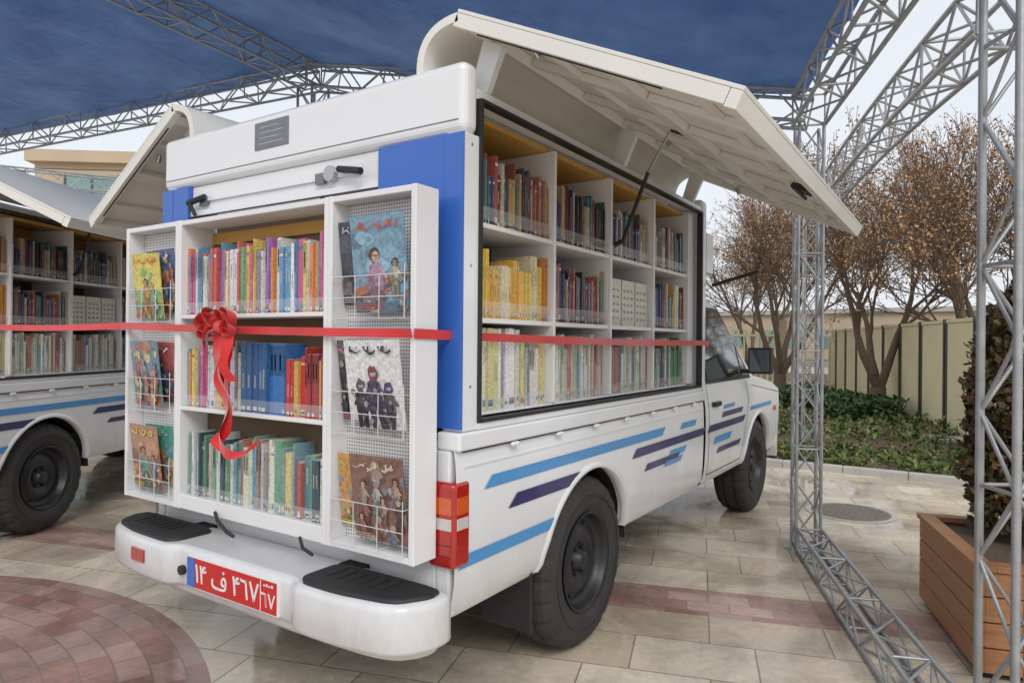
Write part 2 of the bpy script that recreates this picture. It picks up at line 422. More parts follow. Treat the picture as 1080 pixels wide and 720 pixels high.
for s in(1,-1):
    mb.box((s*.80,-.868,1.054),(s*.883,-.79,2.034),'white')
    mb.box((s*.795,-.788,2.165),(s*.875,1.558,2.198),'white')
    mb.box((s*.795,-.788,1.054),(s*.89,1.558,1.075),'white')
    for a,b in(((-.79,1.077),(-.776,2.163)),((1.535,1.077),(1.556,2.163))):
        mb.box((s*.86,a[0],a[1]),(s*.893,b[0],b[1]),'black')
    mb.box((s*.86,-.776,1.0765),(s*.896,1.535,1.088),'black'); mb.box((s*.86,-.776,2.152),(s*.893,1.535,2.164),'black')
mb.box((.50,-.873,1.06),(.800,-.84,2.033),'blue'); mb.box((.802,-.8745,1.06),(.884,-.8695,2.033),'blue')
mb.box((-.800,-.873,1.06),(-.68,-.84,2.033),'blue'); mb.box((-.884,-.8745,1.06),(-.802,-.8695,2.033),'blue')
mb.box((-.678,-.850,1.925),(.498,-.82,2.033),'shelf')
mb.box((-.678,-.862,1.90),(.498,-.82,1.923),'white'); mb.box((-.60,-.86,1.96),(.40,-.852,2.0),'white')
mb.box((-.678,-.80,1.6),(.498,-.79,1.90),'inner')
mb.box((-.20,-.8715,2.125),(.01,-.876,2.235),'plaque')
for i in range(4): mb.box((-.17,-.8762,2.145+i*.022),(-.02-.03*(i%2),-.8768,2.149+i*.022),'chrome')
mb.box((-.66,-.86,1.078),(.66,1.56,1.09),'inner')
for x,z in((.16,1.945),(-.60,1.94)):
    mb.box((x,-.853,z),(x+.05,-.868,z+.04),'plaque')
mb.box((-.86,-.8725,2.075),(.86,-.8745,2.078),'plaque')
mb.obj('box_panels',truck,bevel=.004)
mb=MB()
mb.cyl((.30,-.875,1.985),(.44,-.90,1.955),.013,n=10,mat='black'); mb.cyl((-.66,-.885,1.955),(-.55,-.875,1.975),.013,n=10,mat='black')
mb.path([(-.62,-.875,1.90),(-.64,-.89,1.95)],.009,mat='black')
mb.cyl((.25,-.86,1.975),(.25,-.88,1.975),.03,n=16,mat='chrome')
mb.cyl((.20,-.872,1.885),(-.45,-.872,1.885),.006,n=8,mat='chrome')
mb.box((.55,1.665,1.80),(.88,1.80,2.05),'white')
mb.cyl((.90,1.72,1.72),(1.18,1.75,1.80),.012,n=8,mat='black')
for z in(1.2,1.6,2.0): 
    for s in(1,-1): mb.cyl((s*.882,-.83,z),(s*.8855,-.83,z),.005,n=8,mat='chrome')
mb.obj('handles_and_latches',truck)

# ----------------------------------------------------------- books
PAL=dict(
 mix=[(.7,.7,.66),(.45,.06,.05),(.06,.12,.32),(.65,.30,.08),(.1,.28,.15),(.4,.12,.25),(.62,.5,.14),(.12,.12,.13),(.3,.2,.12),(.12,.32,.4),(.62,.57,.45),(.25,.06,.06),(.75,.75,.72),(.38,.25,.42)],
 dark=[(.22,.05,.05),(.06,.08,.18),(.12,.1,.09),(.32,.09,.07),(.42,.32,.22),(.07,.16,.12),(.52,.48,.4),(.18,.12,.22),(.1,.22,.26),(.03,.03,.04),(.38,.16,.1),(.5,.3,.12),(.6,.58,.52)],
 yellow=[(.72,.48,.08),(.75,.52,.12),(.66,.38,.07),(.7,.55,.2),(.6,.28,.07),(.7,.62,.4)],
 white=[(.74,.74,.7),(.7,.7,.64),(.72,.68,.58),(.55,.58,.54),(.5,.2,.14),(.2,.38,.3),(.22,.38,.52),(.66,.58,.3),(.35,.3,.28),(.74,.74,.72)],
 bright=[(.75,.75,.73),(.68,.28,.1),(.6,.14,.28),(.34,.16,.4),(.2,.4,.22),(.15,.33,.5),(.68,.5,.14),(.7,.7,.68),(.55,.12,.1),(.6,.6,.55),(.25,.25,.28),(.72,.72,.7)],
 blues=[(.04,.14,.38),(.05,.18,.45),(.04,.13,.33)], reds=[(.5,.05,.04),(.58,.10,.05),(.62,.24,.06),(.36,.05,.06),(.55,.04,.04),(.62,.38,.10)],
 green=[(.12,.26,.16),(.17,.34,.24),(.62,.62,.55),(.72,.72,.68),(.12,.24,.32),(.5,.5,.42),(.06,.1,.12),(.4,.12,.1)])
def fill(mb,T,u0,u1,z0,hm,pal,depth=.17,tmin=.006,tmax=.020,hv=.06):
    mb.M=T; u=u0+.001; pc=PAL[pal]
    runh=hm-U(0,hv); last=random.choice(pc); run=0; tr=U(tmin,tmax); deco=1
    while u<u1-.005:
        if run<=0:
            last=random.choice(pc); runh=hm-U(0,hv); run=random.choice([1,1,1,1,2,2,3]) if pal not in('yellow','blues') else 5
            tr=U(tmin,tmax); deco=random.randint(0,5)
        run-=1
        t=min(tr*U(.95,1.05),u1-u)
        h=runh*U(.992,1.0); w=U(-.018,0); c=tuple(min(1,max(0,q*U(.9,1.1))) for q in last)
        lean=U(-.010,.010)
        if R()<.03: lean=-U(.02,.06)
        S=Matrix(((1,0,lean,-lean*z0),(0,1,0,0),(0,0,1,0),(0,0,0,1)))
        mb.box((u,w-depth,z0),(u+t-.0008,w,z0+h),'books',c,S)
        mb.box((u+.0015,w-depth+.003,z0+h),(u+t-.0023,w-.003,z0+h+.0006),'books',(.66,.62,.52),S)
        lum=sum(c)/3; ink=(.7,.68,.6) if lum<.35 else (.12,.11,.12); acc=random.choice([(.6,.5,.2),(.5,.1,.08),(.1,.2,.4),(.65,.65,.6)])
        def q(a,b,za,zb_,cc):
            mb.add([tuple(S@Vector(x)) for x in((u+t*a,w+.0008,z0+h*za),(u+t*b-.0008,w+.0008,z0+h*za),(u+t*b-.0008,w+.0008,z0+h*zb_),(u+t*a,w+.0008,z0+h*zb_))],[(0,1,2,3)],'books',cc)
        if deco in(0,1,2):
            a0=.35+.1*deco; q(.34,.66,a0,a0+U(.15,.28),tuple(ink[i]*.5+c[i]*.5 for i in range(3)))
        if deco in(1,3): q(.02,.98,.86,.90,acc)
        if deco in(2,3): q(.02,.98,.05,.13,acc)
        if deco==4: q(.0,1,.55,.97,tuple(x*.55 for x in c)); q(.35,.65,.62,.85,ink)
        if deco==5: q(.25,.75,.08,.14,ink)
        if R()<.5: q(.15,.85,.03,.03+.055,(.75,.75,.72))
        u+=t
    mb.M=Matrix()
def frame(o,udir,wdir):
    return Matrix(((udir[0],wdir[0],0,o[0]),(udir[1],wdir[1],0,o[1]),(0,0,1,o[2]),(0,0,0,1)))
ycol=[-.765,-.205,.335,.875,1.43]
zrow=[1.092,1.432,1.767,2.13]
for s in(1,-1):
    mb=MB()
    mb.box((s*.52,-.77,1.092),(s*.53,1.45,2.15),'inner')
    for z in zrow[1:3]: mb.box((s*.53,ycol[0],z-.018),(s*.835,ycol[-1],z),'shelf')
    mb.box((s*.53,ycol[0],1.0905),(s*.835,ycol[-1],1.10),'shelf')
    for y in ycol: mb.box((s*.53,y-.009,1.101),(s*.845,y+.009,2.13),'shelf')
    mb.box((s*.53,ycol[-1]+.01,1.101),(s*.84,1.53,2.149),'shelf')
    mb.box((s*.53,ycol[0],2.131),(s*.80,ycol[-1],2.149),'ochre')
    for c in range(4): mb.box((s*.531,ycol[c]+.011,2.02),(s*.536,ycol[c+1]-.011,2.129),'ochre')
    mb.obj('side_shelf_unit',truck,bevel=.0015,seg=1)
    mb=MB()
    pals=[['white','white','white','green'],['yellow','dark','white','mix'],['dark','dark','dark','dark']]
    for r in range(3):
        for c in range(4):
            T=frame((s*.822,0,0),(0,1),(s,0))
            hm=[.285,.265,.26][r]
            zb=zrow[r]+(.008 if r==0 else 0)
            a,b=ycol[c]+.010,ycol[c+1]-.012
            if r==0 and c==0:
                fill(mb,T,a,a+.32,zb,.30,'white',tmin=.018,tmax=.034,hv=.01); fill(mb,T,a+.33,b,zb,.28,'white')
            elif r==1 and c==2:
                for k in range(3):
                    y=a+k*.168
                    mb.M=T; mb.box((y+.008,-.03,zb),(y+.160,-.006,zb+.23),'books',(.68,.68,.58))
                    for q in range(5):
                        z=zb+.03+q*.035
                        for g in range(3):
                            cc=random.choice([(.5,.3,.12),(.2,.38,.3),(.2,.28,.45),(.45,.14,.28)])
                            pts=[(y+.035+g*.044+.015*math.cos(t*.785),-.005,z+.007+.007*math.sin(t*.785)) for t in range(8)]; mb.add(pts,[tuple(range(8))],'books',cc)
                    mb.M=Matrix()
            else: fill(mb,T,a,b,zb,hm,pals[r][c],hv=.09)
    mb.obj('side_shelf_books',truck,fixn=False)
    mb=MB()
    for r in range(3):
        for c in range(4):
            mb.box((s*.830,ycol[c]+.01,zrow[r]+.012),(s*.832,ycol[c+1]-.01,zrow[r]+.06),'acrylic')
    mb.obj('acrylic_lips',truck)
YF=-1.04
mb=MB()
XL,XA,XB,XR=-.884,-.471,.428,.828
ZB,ZT=.65,1.838
mb.box((XA,YF,ZB),(XA+.018,-.875,ZT),'shelf'); mb.box((XB-.018,YF,ZB),(XB,-.875,ZT),'shelf')
mb.box((XA+.018,YF+.002,ZT-.022),(XB-.018,-.90,ZT-.002),'shelf'); mb.box((XA+.018,YF+.002,ZB+.002),(XB-.018,-.90,ZB+.06),'shelf')
zr=[ZB+.06,1.072,1.447]
for z in zr[1:]: mb.box((XA+.018,YF+.003,z-.016),(XB-.018,-.90,z),'shelf')
mb.box((XA+.018,-.915,ZB+.06),(XB-.018,-.90,1.74),'inner')
mb.box((XA+.018,-.899,1.75),(XB-.018,-.88,1.80),'ochre')
for a,b,s in((XL,XA-.002,-1),(XB+.002,XR,1)):
    mb.box((a,YF,ZB),(a+.022,YF+.11,ZT),'shelf'); mb.box((b-.022,YF,ZB),(b,YF+.11,ZT),'shelf')
    mb.box((a+.022,YF+.001,ZT-.022),(b-.022,YF+.109,ZT-.001),'shelf'); mb.box((a+.022,YF+.001,ZB+.001),(b-.022,YF+.109,ZB+.022),'shelf')
mb.obj('rear_shelf_unit',truck,bevel=.003)
mb=MB()
for a,b in((XL,XA),(XB,XR)): mb.box((a+.023,YF+.07,ZB+.023),(b-.023,YF+.078,ZT-.023),'perf')
mb.obj('perforated_panels',truck)
mb=MB()
T=frame((0,YF+.022,0),(1,0),(0,-1))
a,b=XA+.019,XB-.019
fill(mb,T,a,b,zr[2],.29,'bright',.10,.008,.022,.06)
fill(mb,T,a,a+.37,zr[1],.28,'bright',.10,.008,.020,.06); fill(mb,T,a+.371,a+.63,zr[1],.265,'blues',.10,.028,.032,.004); fill(mb,T,a+.631,b,zr[1],.25,'reds',.10,.012,.030,.06)
fill(mb,T,a,a+.30,zr[0],.27,'green',.10,.010,.024,.05); fill(mb,T,a+.301,a+.68,zr[0],.27,'white',.10,.008,.018,.05); fill(mb,T,a+.681,b,zr[0],.25,'green',.10,.014,.03,.06)
mb.obj('rear_shelf_books',truck,fixn=False)
mb=MB()
for z in zr: mb.box((a,YF+.006,z+.010),(b,YF+.008,z+.05),'acrylic')
mb.obj('rear_acrylic_lips',truck)
# magazines
def ell(cx_,cz,rx_,rz_,n=14,rot=0):
    return [(cx_+rx_*math.cos(2*math.pi*i/n)*math.cos(rot)-rz_*math.sin(2*math.pi*i/n)*math.sin(rot), cz+rx_*math.cos(2*math.pi*i/n)*math.sin(rot)+rz_*math.sin(2*math.pi*i/n)*math.cos(rot)) for i in range(n)]
SK=[(.55,.34,.23),(.48,.28,.18),(.6,.4,.3)]
def magazine(mb,x,z,w,h,y,bg,pal,title,seed,kind='scene',lean=.12):
    rn=random.Random(seed)
    T=Matrix.Translation((x,y,z))@Matrix.Rotation(lean,4,'X')@Matrix.Rotation(rn.uniform(-.03,.03),4,'Y'); mb.M=T
    mb.box((0,0,0),(w,.004,h),'mags',bg)
    lay=[.0005]
    def sh(poly,c):
        pts=[(min(w-.001,max(.001,px)),-lay[0],min(h-.001,max(.001,pz))) for px,pz in poly]; mb.add(pts,[tuple(range(len(pts)))],'mags',c); lay[0]+=.00008
    def blob(cx_,cz,r,c,n=9,sx=1):
        ph=rn.uniform(0,6); sh([(cx_+sx*r*rn.uniform(.7,1.25)*math.cos(ph+6.283*i/n),cz+r*rn.uniform(.7,1.25)*math.sin(ph+6.283*i/n)) for i in range(n)],c)
    sc=lambda c,k:tuple(min(1,v*k) for v in c)
    def person(fx,fz,s,cl,hair,helmet=False):
        tw=rn.uniform(-.12,.12)*s
        sh([(fx-.5*s+tw,fz-1.5*s),(fx+.5*s+tw,fz-1.5*s),(fx+.42*s,fz-.45*s),(fx+.15*s,fz-.25*s),(fx-.15*s,fz-.25*s),(fx-.42*s,fz-.45*s)],cl)
        sh([(fx-.5*s+tw,fz-1.4*s),(fx-.1*s,fz-1.4*s),(fx-.2*s,fz-.4*s),(fx-.42*s,fz-.5*s)],sc(cl,.6))
        sh([(fx+.3*s,fz-.5*s),(fx+.75*s,fz-.95*s),(fx+.62*s,fz-1.08*s),(fx+.25*s,fz-.8*s)],sc(cl,1.3)); sh([(fx-.3*s,fz-.5*s),(fx-.7*s,fz-1.1*s),(fx-.55*s,fz-1.2*s),(fx-.2*s,fz-.8*s)],sc(cl,.8))
        sh([(fx-.42*s+2*tw,fz-3*s),(fx-.08*s+2*tw,fz-3*s),(fx,fz-1.4*s),(fx-.45*s,fz-1.4*s)],sc(cl,.5)); sh([(fx+.42*s+3*tw,fz-3*s),(fx+.1*s+3*tw,fz-3*s),(fx,fz-1.4*s),(fx+.45*s,fz-1.4*s)],sc(cl,.45))
        for _ in range(4): blob(fx+rn.uniform(-.4,.4)*s,fz-rn.uniform(.6,1.8)*s,.10*s,sc(cl,rn.uniform(.4,1.7)),6)
        sk=rn.choice(SK)
        blob(fx,fz+.06*s,.37*s,hair,11)
        if not helmet: sh(ell(fx+.04*s,fz-.04*s,.24*s,.28*s,10),sk); sh(ell(fx+.1*s,fz-.1*s,.1*s,.14*s,6),sc(sk,.75)); sh([(fx-.2*s,fz+.06*s),(fx+.24*s,fz+.04*s),(fx+.2*s,fz+.0*s),(fx-.18*s,fz+.01*s)],sc(hair,.8))
        else: sh([(fx-.2*s,fz+.05*s),(fx+.24*s,fz+.08*s),(fx+.2*s,fz-.1*s),(fx-.1*s,fz-.12*s)],(.35,.4,.5)); blob(fx+.1*s,fz-.8*s,.15*s,(.3,.28,.32),6)
    if kind=='scene':
        sh([(0,0),(w,0),(w,h*.4),(w*.6,h*.5),(w*.3,h*.42),(0,h*.48)],pal[0]); sh([(0,0),(w,0),(w,h*.22),(w*.5,h*.3),(0,h*.2)],sc(pal[0],.6))
        for k in range(22): blob(rn.uniform(0,w),rn.uniform(0,h*.75),rn.uniform(.005,.022),rn.choice(pal))
        person(w*.45,h*.55,h*.16,pal[1],(.05,.03,.02)); person(w*.72,h*.42,h*.12,pal[2],(.12,.06,.03))
        for k in range(14): blob(rn.uniform(0,w),rn.uniform(0,h*.3),rn.uniform(.004,.014),rn.choice(pal))
    elif kind=='hero':
        for k in range(14): blob(rn.uniform(0,w),rn.uniform(h*.1,h*.8),rn.uniform(.01,.04),sc(bg,rn.uniform(.5,1.6)),9,1.6)
        sh([(0,h*.25),(w,h*.42),(w,h*.34),(w*.5,h*.16),(0,h*.1)],pal[1]); sh([(0,h*.16),(w,h*.36),(w,h*.32),(0,h*.12)],pal[3]); sh([(0,0),(w,0),(w,h*.14),(w*.6,h*.1),(0,h*.12)],sc(bg,.5))
        person(w*.44,h*.58,h*.22,pal[0],(.10,.05,.03)); person(w*.8,h*.5,h*.12,pal[2],(.03,.03,.03))
        for k in range(18): blob(rn.uniform(0,w),rn.uniform(0,h*.35),rn.uniform(.004,.012),rn.choice(pal))
    elif kind=='trio':
        for k in range(8): blob(rn.uniform(w*.1,w*.9),rn.uniform(h*.1,h*.6),rn.uniform(.02,.04),sc(bg,.8))
        person(w*.25,h*.48,h*.19,pal[0],pal[1],True); person(w*.76,h*.46,h*.19,pal[1],pal[2],True); person(w*.5,h*.62,h*.23,pal[2],(.25,.06,.05),True)
        for k in range(34): blob(rn.uniform(w*.10,w*.90),rn.uniform(h*.03,h*.5),rn.uniform(.004,.014),rn.choice(pal+[(.4,.38,.4),(.3,.08,.1)]),6)
    else:
        for k in range(26): blob(rn.uniform(0,w),rn.uniform(0,h*.95),rn.uniform(.01,.03),rn.choice(pal))
        for r in range(3):
            for k in range(3): person(w*(.2+.3*k)+rn.uniform(-.016,.016)+(.02 if r%2 else 0),h*(.68-.22*r)+rn.uniform(-.02,.02),h*rn.uniform(.10,.14),rn.choice(pal),rn.choice([(.05,.03,.02),(.15,.08,.04),(.3,.3,.3)]))
    lay[0]+=.0003
    zt=h*.87; n=14; x0=w*.12; x1=w*.88
    top=[(x0+(x1-x0)*i/n, zt+.007*math.sin(i*1.3+seed)+h*.018) for i in range(n+1)]; bot=[(a_,b_-h*(.022+.014*math.sin(i*.9+seed))) for i,(a_,b_) in enumerate(top)]
    for i in range(n): 
        if i%5!=4: sh([bot[i],bot[i+1],top[i+1],top[i]],title)
    for k in range(4):
        px=x0+(x1-x0)*rn.random(); sh([(px,zt),(px+.007,zt),(px+.010,zt+h*.07),(px+.003,zt+h*.065)],title)
    for k in range(5): sh(ell(rn.uniform(x0,x1),zt+rn.choice([-.036,.052])*h,.0035,.0035,6),title)
    for k in range(3): sh([(w*.06,h*(.03+.025*k)),(w*rn.uniform(.3,.5),h*(.03+.025*k)),(w*.4,h*(.04+.025*k)),(w*.06,h*(.04+.025*k))],title)
    mb.M=Matrix()
mb=MB()
ym=YF+.02
warm=[(.6,.36,.16),(.5,.14,.1),(.2,.34,.5),(.15,.3,.14),(.65,.52,.28),(.4,.28,.2)]
dk=[(.04,.04,.06),(.10,.09,.11),(.06,.06,.12),(.16,.14,.17)]
magazine(mb,XB+.035,1.47,.17,.28,ym+.03,(.06,.07,.09),[(.1,.12,.16),(.2,.15,.12),(.03,.03,.03),(.15,.18,.25)],(.5,.5,.5),11,'hero')
magazine(mb,XB+.125,1.44,.235,.315,ym,(.22,.38,.50),[(.45,.28,.38),(.42,.16,.10),(.5,.45,.35),(.10,.10,.14),(.2,.4,.52)],(.62,.10,.07),12,'hero')
magazine(mb,XB+.035,1.08,.15,.27,ym+.03,(.10,.10,.12),dk,(.7,.2,.3),13,'crowd')
magazine(mb,XB+.105,1.06,.245,.29,ym,(.76,.76,.76),dk,(.03,.03,.05),14,'trio')
magazine(mb,XB+.03,.72,.18,.25,ym+.03,(.6,.33,.10),warm,(.7,.65,.1),15,'scene')
magazine(mb,XB+.13,.70,.235,.28,ym,(.25,.13,.10),[(.3,.13,.12),(.12,.08,.08),(.42,.3,.25),(.2,.22,.28),(.42,.42,.42)],(.62,.55,.42),16,'crowd')
magazine(mb,XL+.14,1.46,.21,.27,ym+.03,(.1,.15,.3),warm,(.7,.7,.7),21,'crowd')
magazine(mb,XL+.06,1.44,.215,.28,ym,(.74,.62,.14),[(.28,.45,.15),(.62,.3,.1),(.3,.5,.45),(.55,.15,.1)],(.66,.12,.08),22,'scene')
magazine(mb,XL+.14,1.08,.2,.26,ym+.03,(.4,.1,.1),dk,(.7,.7,.7),23,'trio')
magazine(mb,XL+.06,1.06,.215,.28,ym,(.14,.26,.34),warm,(.7,.2,.1),24,'crowd')
magazine(mb,XL+.14,.72,.2,.26,ym+.03,(.1,.35,.28),warm,(.7,.7,.7),25,'scene')
magazine(mb,XL+.06,.70,.215,.28,ym,(.45,.25,.16),[(.15,.35,.28),(.5,.2,.12),(.2,.3,.45),(.6,.5,.3)],(.75,.62,.1),26,'hero')
mb.obj('magazines',truck,fixn=False)
mb=MB()
for x0,x1 in((XB+.04,XR-.035),(XL+.04,XA-.035)):
    for zb in(1.43,1.05,.69):
        n=6
        y0=YF-.012
        for i in range(n+1):
            x=x0+(x1-x0)*i/n
            if i%2==0: mb.path([(x,YF+.07,zb-.01),(x,y0,zb-.01),(x,y0,zb+.13+(.03 if i%3==0 else 0)),],.0015,5,'wire')
        for z in(zb-.01,zb+.06,zb+.13): mb.cyl((x0,y0,z),(x1,y0,z),.0016,n=5,mat='wire')
        for x in(x0,x1): mb.cyl((x,y0,zb+.13),(x,YF+.07,zb+.13),.0016,n=5,mat='wire')
mb.obj('wire_magazine_racks',truck)
mb=MB()
mb.path([(-.20,YF+.0,.67),(-.14,YF-.03,.655),(-.08,YF-.03,.62),(-.05,YF-.02,.605)],.007,8,'black')
mb.path([(.30,YF,.655),(.34,YF-.02,.63),(.38,YF-.01,.61)],.006,8,'black')
mb.obj('latch_levers',truck)
def gull(name,s,A,B,C1,C2):
    mb=MB(); y0,y1=-.86,1.60
    A=Vector((A[0],0,A[1]));B=Vector((B[0],0,B[1]))
    L_=(B-A).length; e=(B-A).normalized(); n=Vector((e.z,0,-e.x)); 
    if n.z>0: n=-n
    S=Matrix((( s*e.x,0,s*n.x,s*A.x),(0,1,0,0),(e.z,0,n.z,A.z),(0,0,0,1)))
    mb.M=S
    mb.box((0,y0,-.012),(L_,y1,.0),'cream')
    mb.box((L_-.035,y0,.001),(L_,y1,.05),'cream')
    mb.box((.0,y0,.001),(L_-.037,y0+.035,.045),'cream'); mb.box((0,y1-.035,.001),(L_-.037,y1,.045),'cream')
    mb.box((.02,y0+.037,.001),(.07,y1-.037,.04),'cream'); mb.box((L_*.5,y0+.037,.001),(L_*.5+.06,y1-.037,.03),'cream')
    mb.box((L_*.8,y0+.037,.001),(L_*.8+.03,y1-.037,.022),'cream'); mb.box((L_*.26,y0+.037,.001),(L_*.26+.03,y1-.037,.022),'cream')
    for k in range(1,6):
        y=y0+(y1-y0)*k/6; mb.box((.072,y-.03,.001),(L_*.5-.002,y+.03,.028),'cream'); mb.box((L_*.5+.062,y-.03,.001),(L_-.037,y+.03,.028),'cream')
    mb.box((L_-.12,.35,.031),(L_-.05,.47,.05),'black'); mb.cyl((L_-.09,.3,.055),(L_-.09,.55,.055),.008,n=8,mat='black')
    mb.cyl((.1,y0+.02,.046),(.8,y0+.02,.046),.004,n=6,mat='black')
    for yy in (y0+.05,y0+1.2,y1-.1):
        mb.cyl((.3,yy+.03,.03),(.33,yy+.03,.05),.012,n=8,mat='chrome')
    mb.M=Matrix()
    pts=[Vector((C2[0],0,C2[1])),Vector((C1[0],0,C1[1])),A.copy()]
    sm=[]
    for i in range(13):
        t=i/12; q=pts[0].lerp(pts[1],t).lerp(pts[1].lerp(pts[2],t),t); sm.append(q)
    ctr=Vector((A.x+.02,0,C2[1]))
    def off(q): return q+(ctr-q).normalized()*.03
    mb.grid([[(s*q.x,y,q.z) for y in (y0,y1)] for q in sm],'cream'); mb.grid([[(s*off(q).x,y,off(q).z) for y in (y0,y1)] for q in sm],'cream')
    for y in(y0,y1):
        mb.grid([[(s*q.x,y,q.z),(s*off(q).x,y,off(q).z)] for q in sm],'cream')
    for y in(y0+.12,y1-.2,.4):
        mb.prism([(s*.80,2.20),(s*.875,2.20),(s*(A.x+.10),A.z-.09),(s*(A.x+.02),A.z-.05)],'y',y,y+.03,'white')
    mb.obj(name,truck,bevel=.004)
gull('gull_wing_right',1,(.84,2.435),(1.77,1.995),(.66,2.43),(.665,2.265))
gull('gull_wing_left',-1,(.84,2.435),(1.62,1.97),(.66,2.43),(.665,2.265))
mb=MB()
mb.cyl((.90,.33,1.82),(1.08,.20,2.10),.009,n=8,mat='black'); mb.cyl((1.08,.20,2.10),(1.22,.10,2.235),.006,n=8,mat='chrome')
mb.path([(1.22,.10,2.235),(1.30,.12,2.20)],.007,6,'black'); mb.cyl((.86,.33,1.81),(.91,.33,1.83),.012,n=8,mat='black')
mb.obj('gas_struts',truck)

truck2=empty('library_pickup_truck.001',(-3.79,-.93,0),math.radians(28.0))
for o in list(truck.children):
    c=o.copy(); col_root.objects.link(c); c.parent=truck2

# ---------------------------------------------------------------- ribbon
rb=empty('ceremonial_ribbon')
def strip(mb,pts,wv,width,mat='ribbon'):
    rows=[]
    for i,p in enumerate(pts):
        w=wv(i/(len(pts)-1)) if callable(wv) else wv
        w=Vector(w).normalized()*width/2; p=Vector(p); rows.append([tuple(p-w),tuple(p),tuple(p+w)])
    mb.grid(rows,mat)
def lin(a,b,n,sag=0,tw=0): 
    out=[]
    for i in range(n+1):
        t=i/n; p=Vector(a).lerp(Vector(b),t); p.z-=sag*4*t*(1-t); out.append(p)
    return out
mb=MB()
strip(mb,lin((-.89,-1.058,1.405),(.83,-1.058,1.372),40,.004),lambda t:(0,.2*math.sin(17*t)+.1*math.sin(43*t),1),.029)
strip(mb,lin((.834,-1.052,1.372),(.905,1.66,1.352),34,.010),lambda t:(.0+.35*math.sin(9*t),0,1),.031)
strip(mb,lin((-.89,-1.054,1.405),(-2.60,-1.30,1.43),16,.02),lambda t:(0,.3*math.sin(7*t),1),.03)
bc=Vector((-.055,-1.085,1.395))
def loop(ax,az,tilt,w,ph=0):
    pts=[]
    for i in range(25):
        t=2*math.pi*i/24; x=ax*(1-math.cos(t))/2; z=az*math.sin(t); 
        pts.append(bc+Vector((x*math.cos(tilt)-z*math.sin(tilt),-.03*math.sin(t/2)-.012,x*math.sin(tilt)+z*math.cos(tilt))))
    strip(mb,pts,lambda t:(.25*math.sin(3*t),-1,.35*math.cos(5*t)+.5),w)
loop(-.13,.034,-.12,.05); loop(.09,.034,.6,.05); loop(-.12,.028,.3,.045); loop(.08,.028,-.2,.045); loop(-.10,.03,-.6,.045); loop(.06,.03,1.2,.05)
def tail(pts,wv,w=.04):
    P=[Vector(p) for p in pts]; out=[]
    for i in range(len(P)-1):
        p0=P[max(0,i-1)];p1=P[i];p2=P[i+1];p3=P[min(len(P)-1,i+2)]
        for k in range(8):
            t=k/8; out.append(.5*((2*p1)+(-p0+p2)*t+(2*p0-5*p1+4*p2-p3)*t*t+(-p0+3*p1-3*p2+p3)*t**3))
    out.append(P[-1]); strip(mb,out,wv,w)
tail([bc+Vector(q) for q in((0,-.02,0),(.03,-.03,-.10),(-.015,-.03,-.20),(.035,-.03,-.30),(.02,-.05,-.40),(.09,-.06,-.46),(.17,-.04,-.45),(.20,-.03,-.41))],lambda t:(1-.4*t,.5*math.sin(9*t),.5*t+.2*math.cos(8*t)),.048)
tail([bc+Vector(q) for q in((0,-.02,0),(-.03,-.03,-.08),(.0,-.04,-.18),(.05,-.03,-.27),(.03,-.03,-.38),(.0,-.05,-.43),(.07,-.05,-.47))],lambda t:(1,.5*math.cos(8*t),.3*math.sin(6*t)),.045)
tail([bc+Vector(q) for q in((0,-.02,0),(.06,-.04,-.05),(.04,-.05,-.14),(.07,-.03,-.20))],lambda t:(1,.4,.2),.04)
tail([bc+Vector(q) for q in((0,-.02,0),(-.05,-.04,.02),(-.09,-.05,-.04),(-.10,-.03,-.07))],lambda t:(.3,-.3,1),.036)
mb.cyl(bc+Vector((-.018,-.03,0)),bc+Vector((.018,-.03,.0)),.024,.024,10,'ribbon')
mb.obj('ribbon_and_bow',rb,fixn=False)

# ---------------------------------------------------------------- trusses / canopy
def truss(mb,p0,p1,w=.22,h=.22,r=.013,rd=.007,pl=.24,up=(0,0,1),arch=0,mat='steel'):
    p0=Vector(p0);p1=Vector(p1);d=p1-p0;L_=d.length;d.normalize(); up=Vector(up)
    side=d.cross(up).normalized(); u2=side.cross(d).normalized(); n=max(2,int(round(L_/pl)))
    def pt(i,a,b):
        t=i/n; return p0.lerp(p1,t)+side*(a*w/2)+u2*(b*h/2)+Vector((0,0,arch*4*t*(1-t)))
    cs=[(-1,-1),(1,-1),(1,1),(-1,1)]
    for a,b in cs:
        if arch==0: mb.cyl(pt(0,a,b),pt(n,a,b),r,n=8,mat=mat)
        else:
            for i in range(n): mb.cyl(pt(i,a,b),pt(i+1,a,b),r,n=8,mat=mat)
    for i in range(n):
        for k in range(4):
            c0,c1=cs[k],cs[(k+1)%4]
            if (i+k)%2: c0,c1=c1,c0
            mb.cyl(pt(i,*c0),pt(i+1,*c1),rd,n=6,mat=mat)
            if i%3==0: mb.cyl(pt(i,*cs[k]),pt(i,*cs[(k+1)%4]),rd,n=6,mat=mat)
can=empty('shade_canopy')
E0=Vector((1.38,2.22,2.90)); E1=Vector((2.60,-1.0,2.90)); R0=Vector((-2.95,1.75,3.85)); R1=Vector((-2.55,-1.9,3.85)); L0=Vector((-8.6,.35,3.55)); L1=Vector((-7.4,-3.2,3.55))
mb=MB()
truss(mb,E0,R0,.2,.2); truss(mb,R0,L0,.2,.2); truss(mb,R0,R1,.2,.2); truss(mb,E0,E1,.2,.2)
truss(mb,(-8.9,.9,3.55),(-8.3,5.2,3.85),.22,.22)
truss(mb,(R0.x,R0.y,.0),(R0.x,R0.y,3.75),.2,.2,up=(1,0,0))
mb.obj('roof_truss_frame',can)
mb=MB()
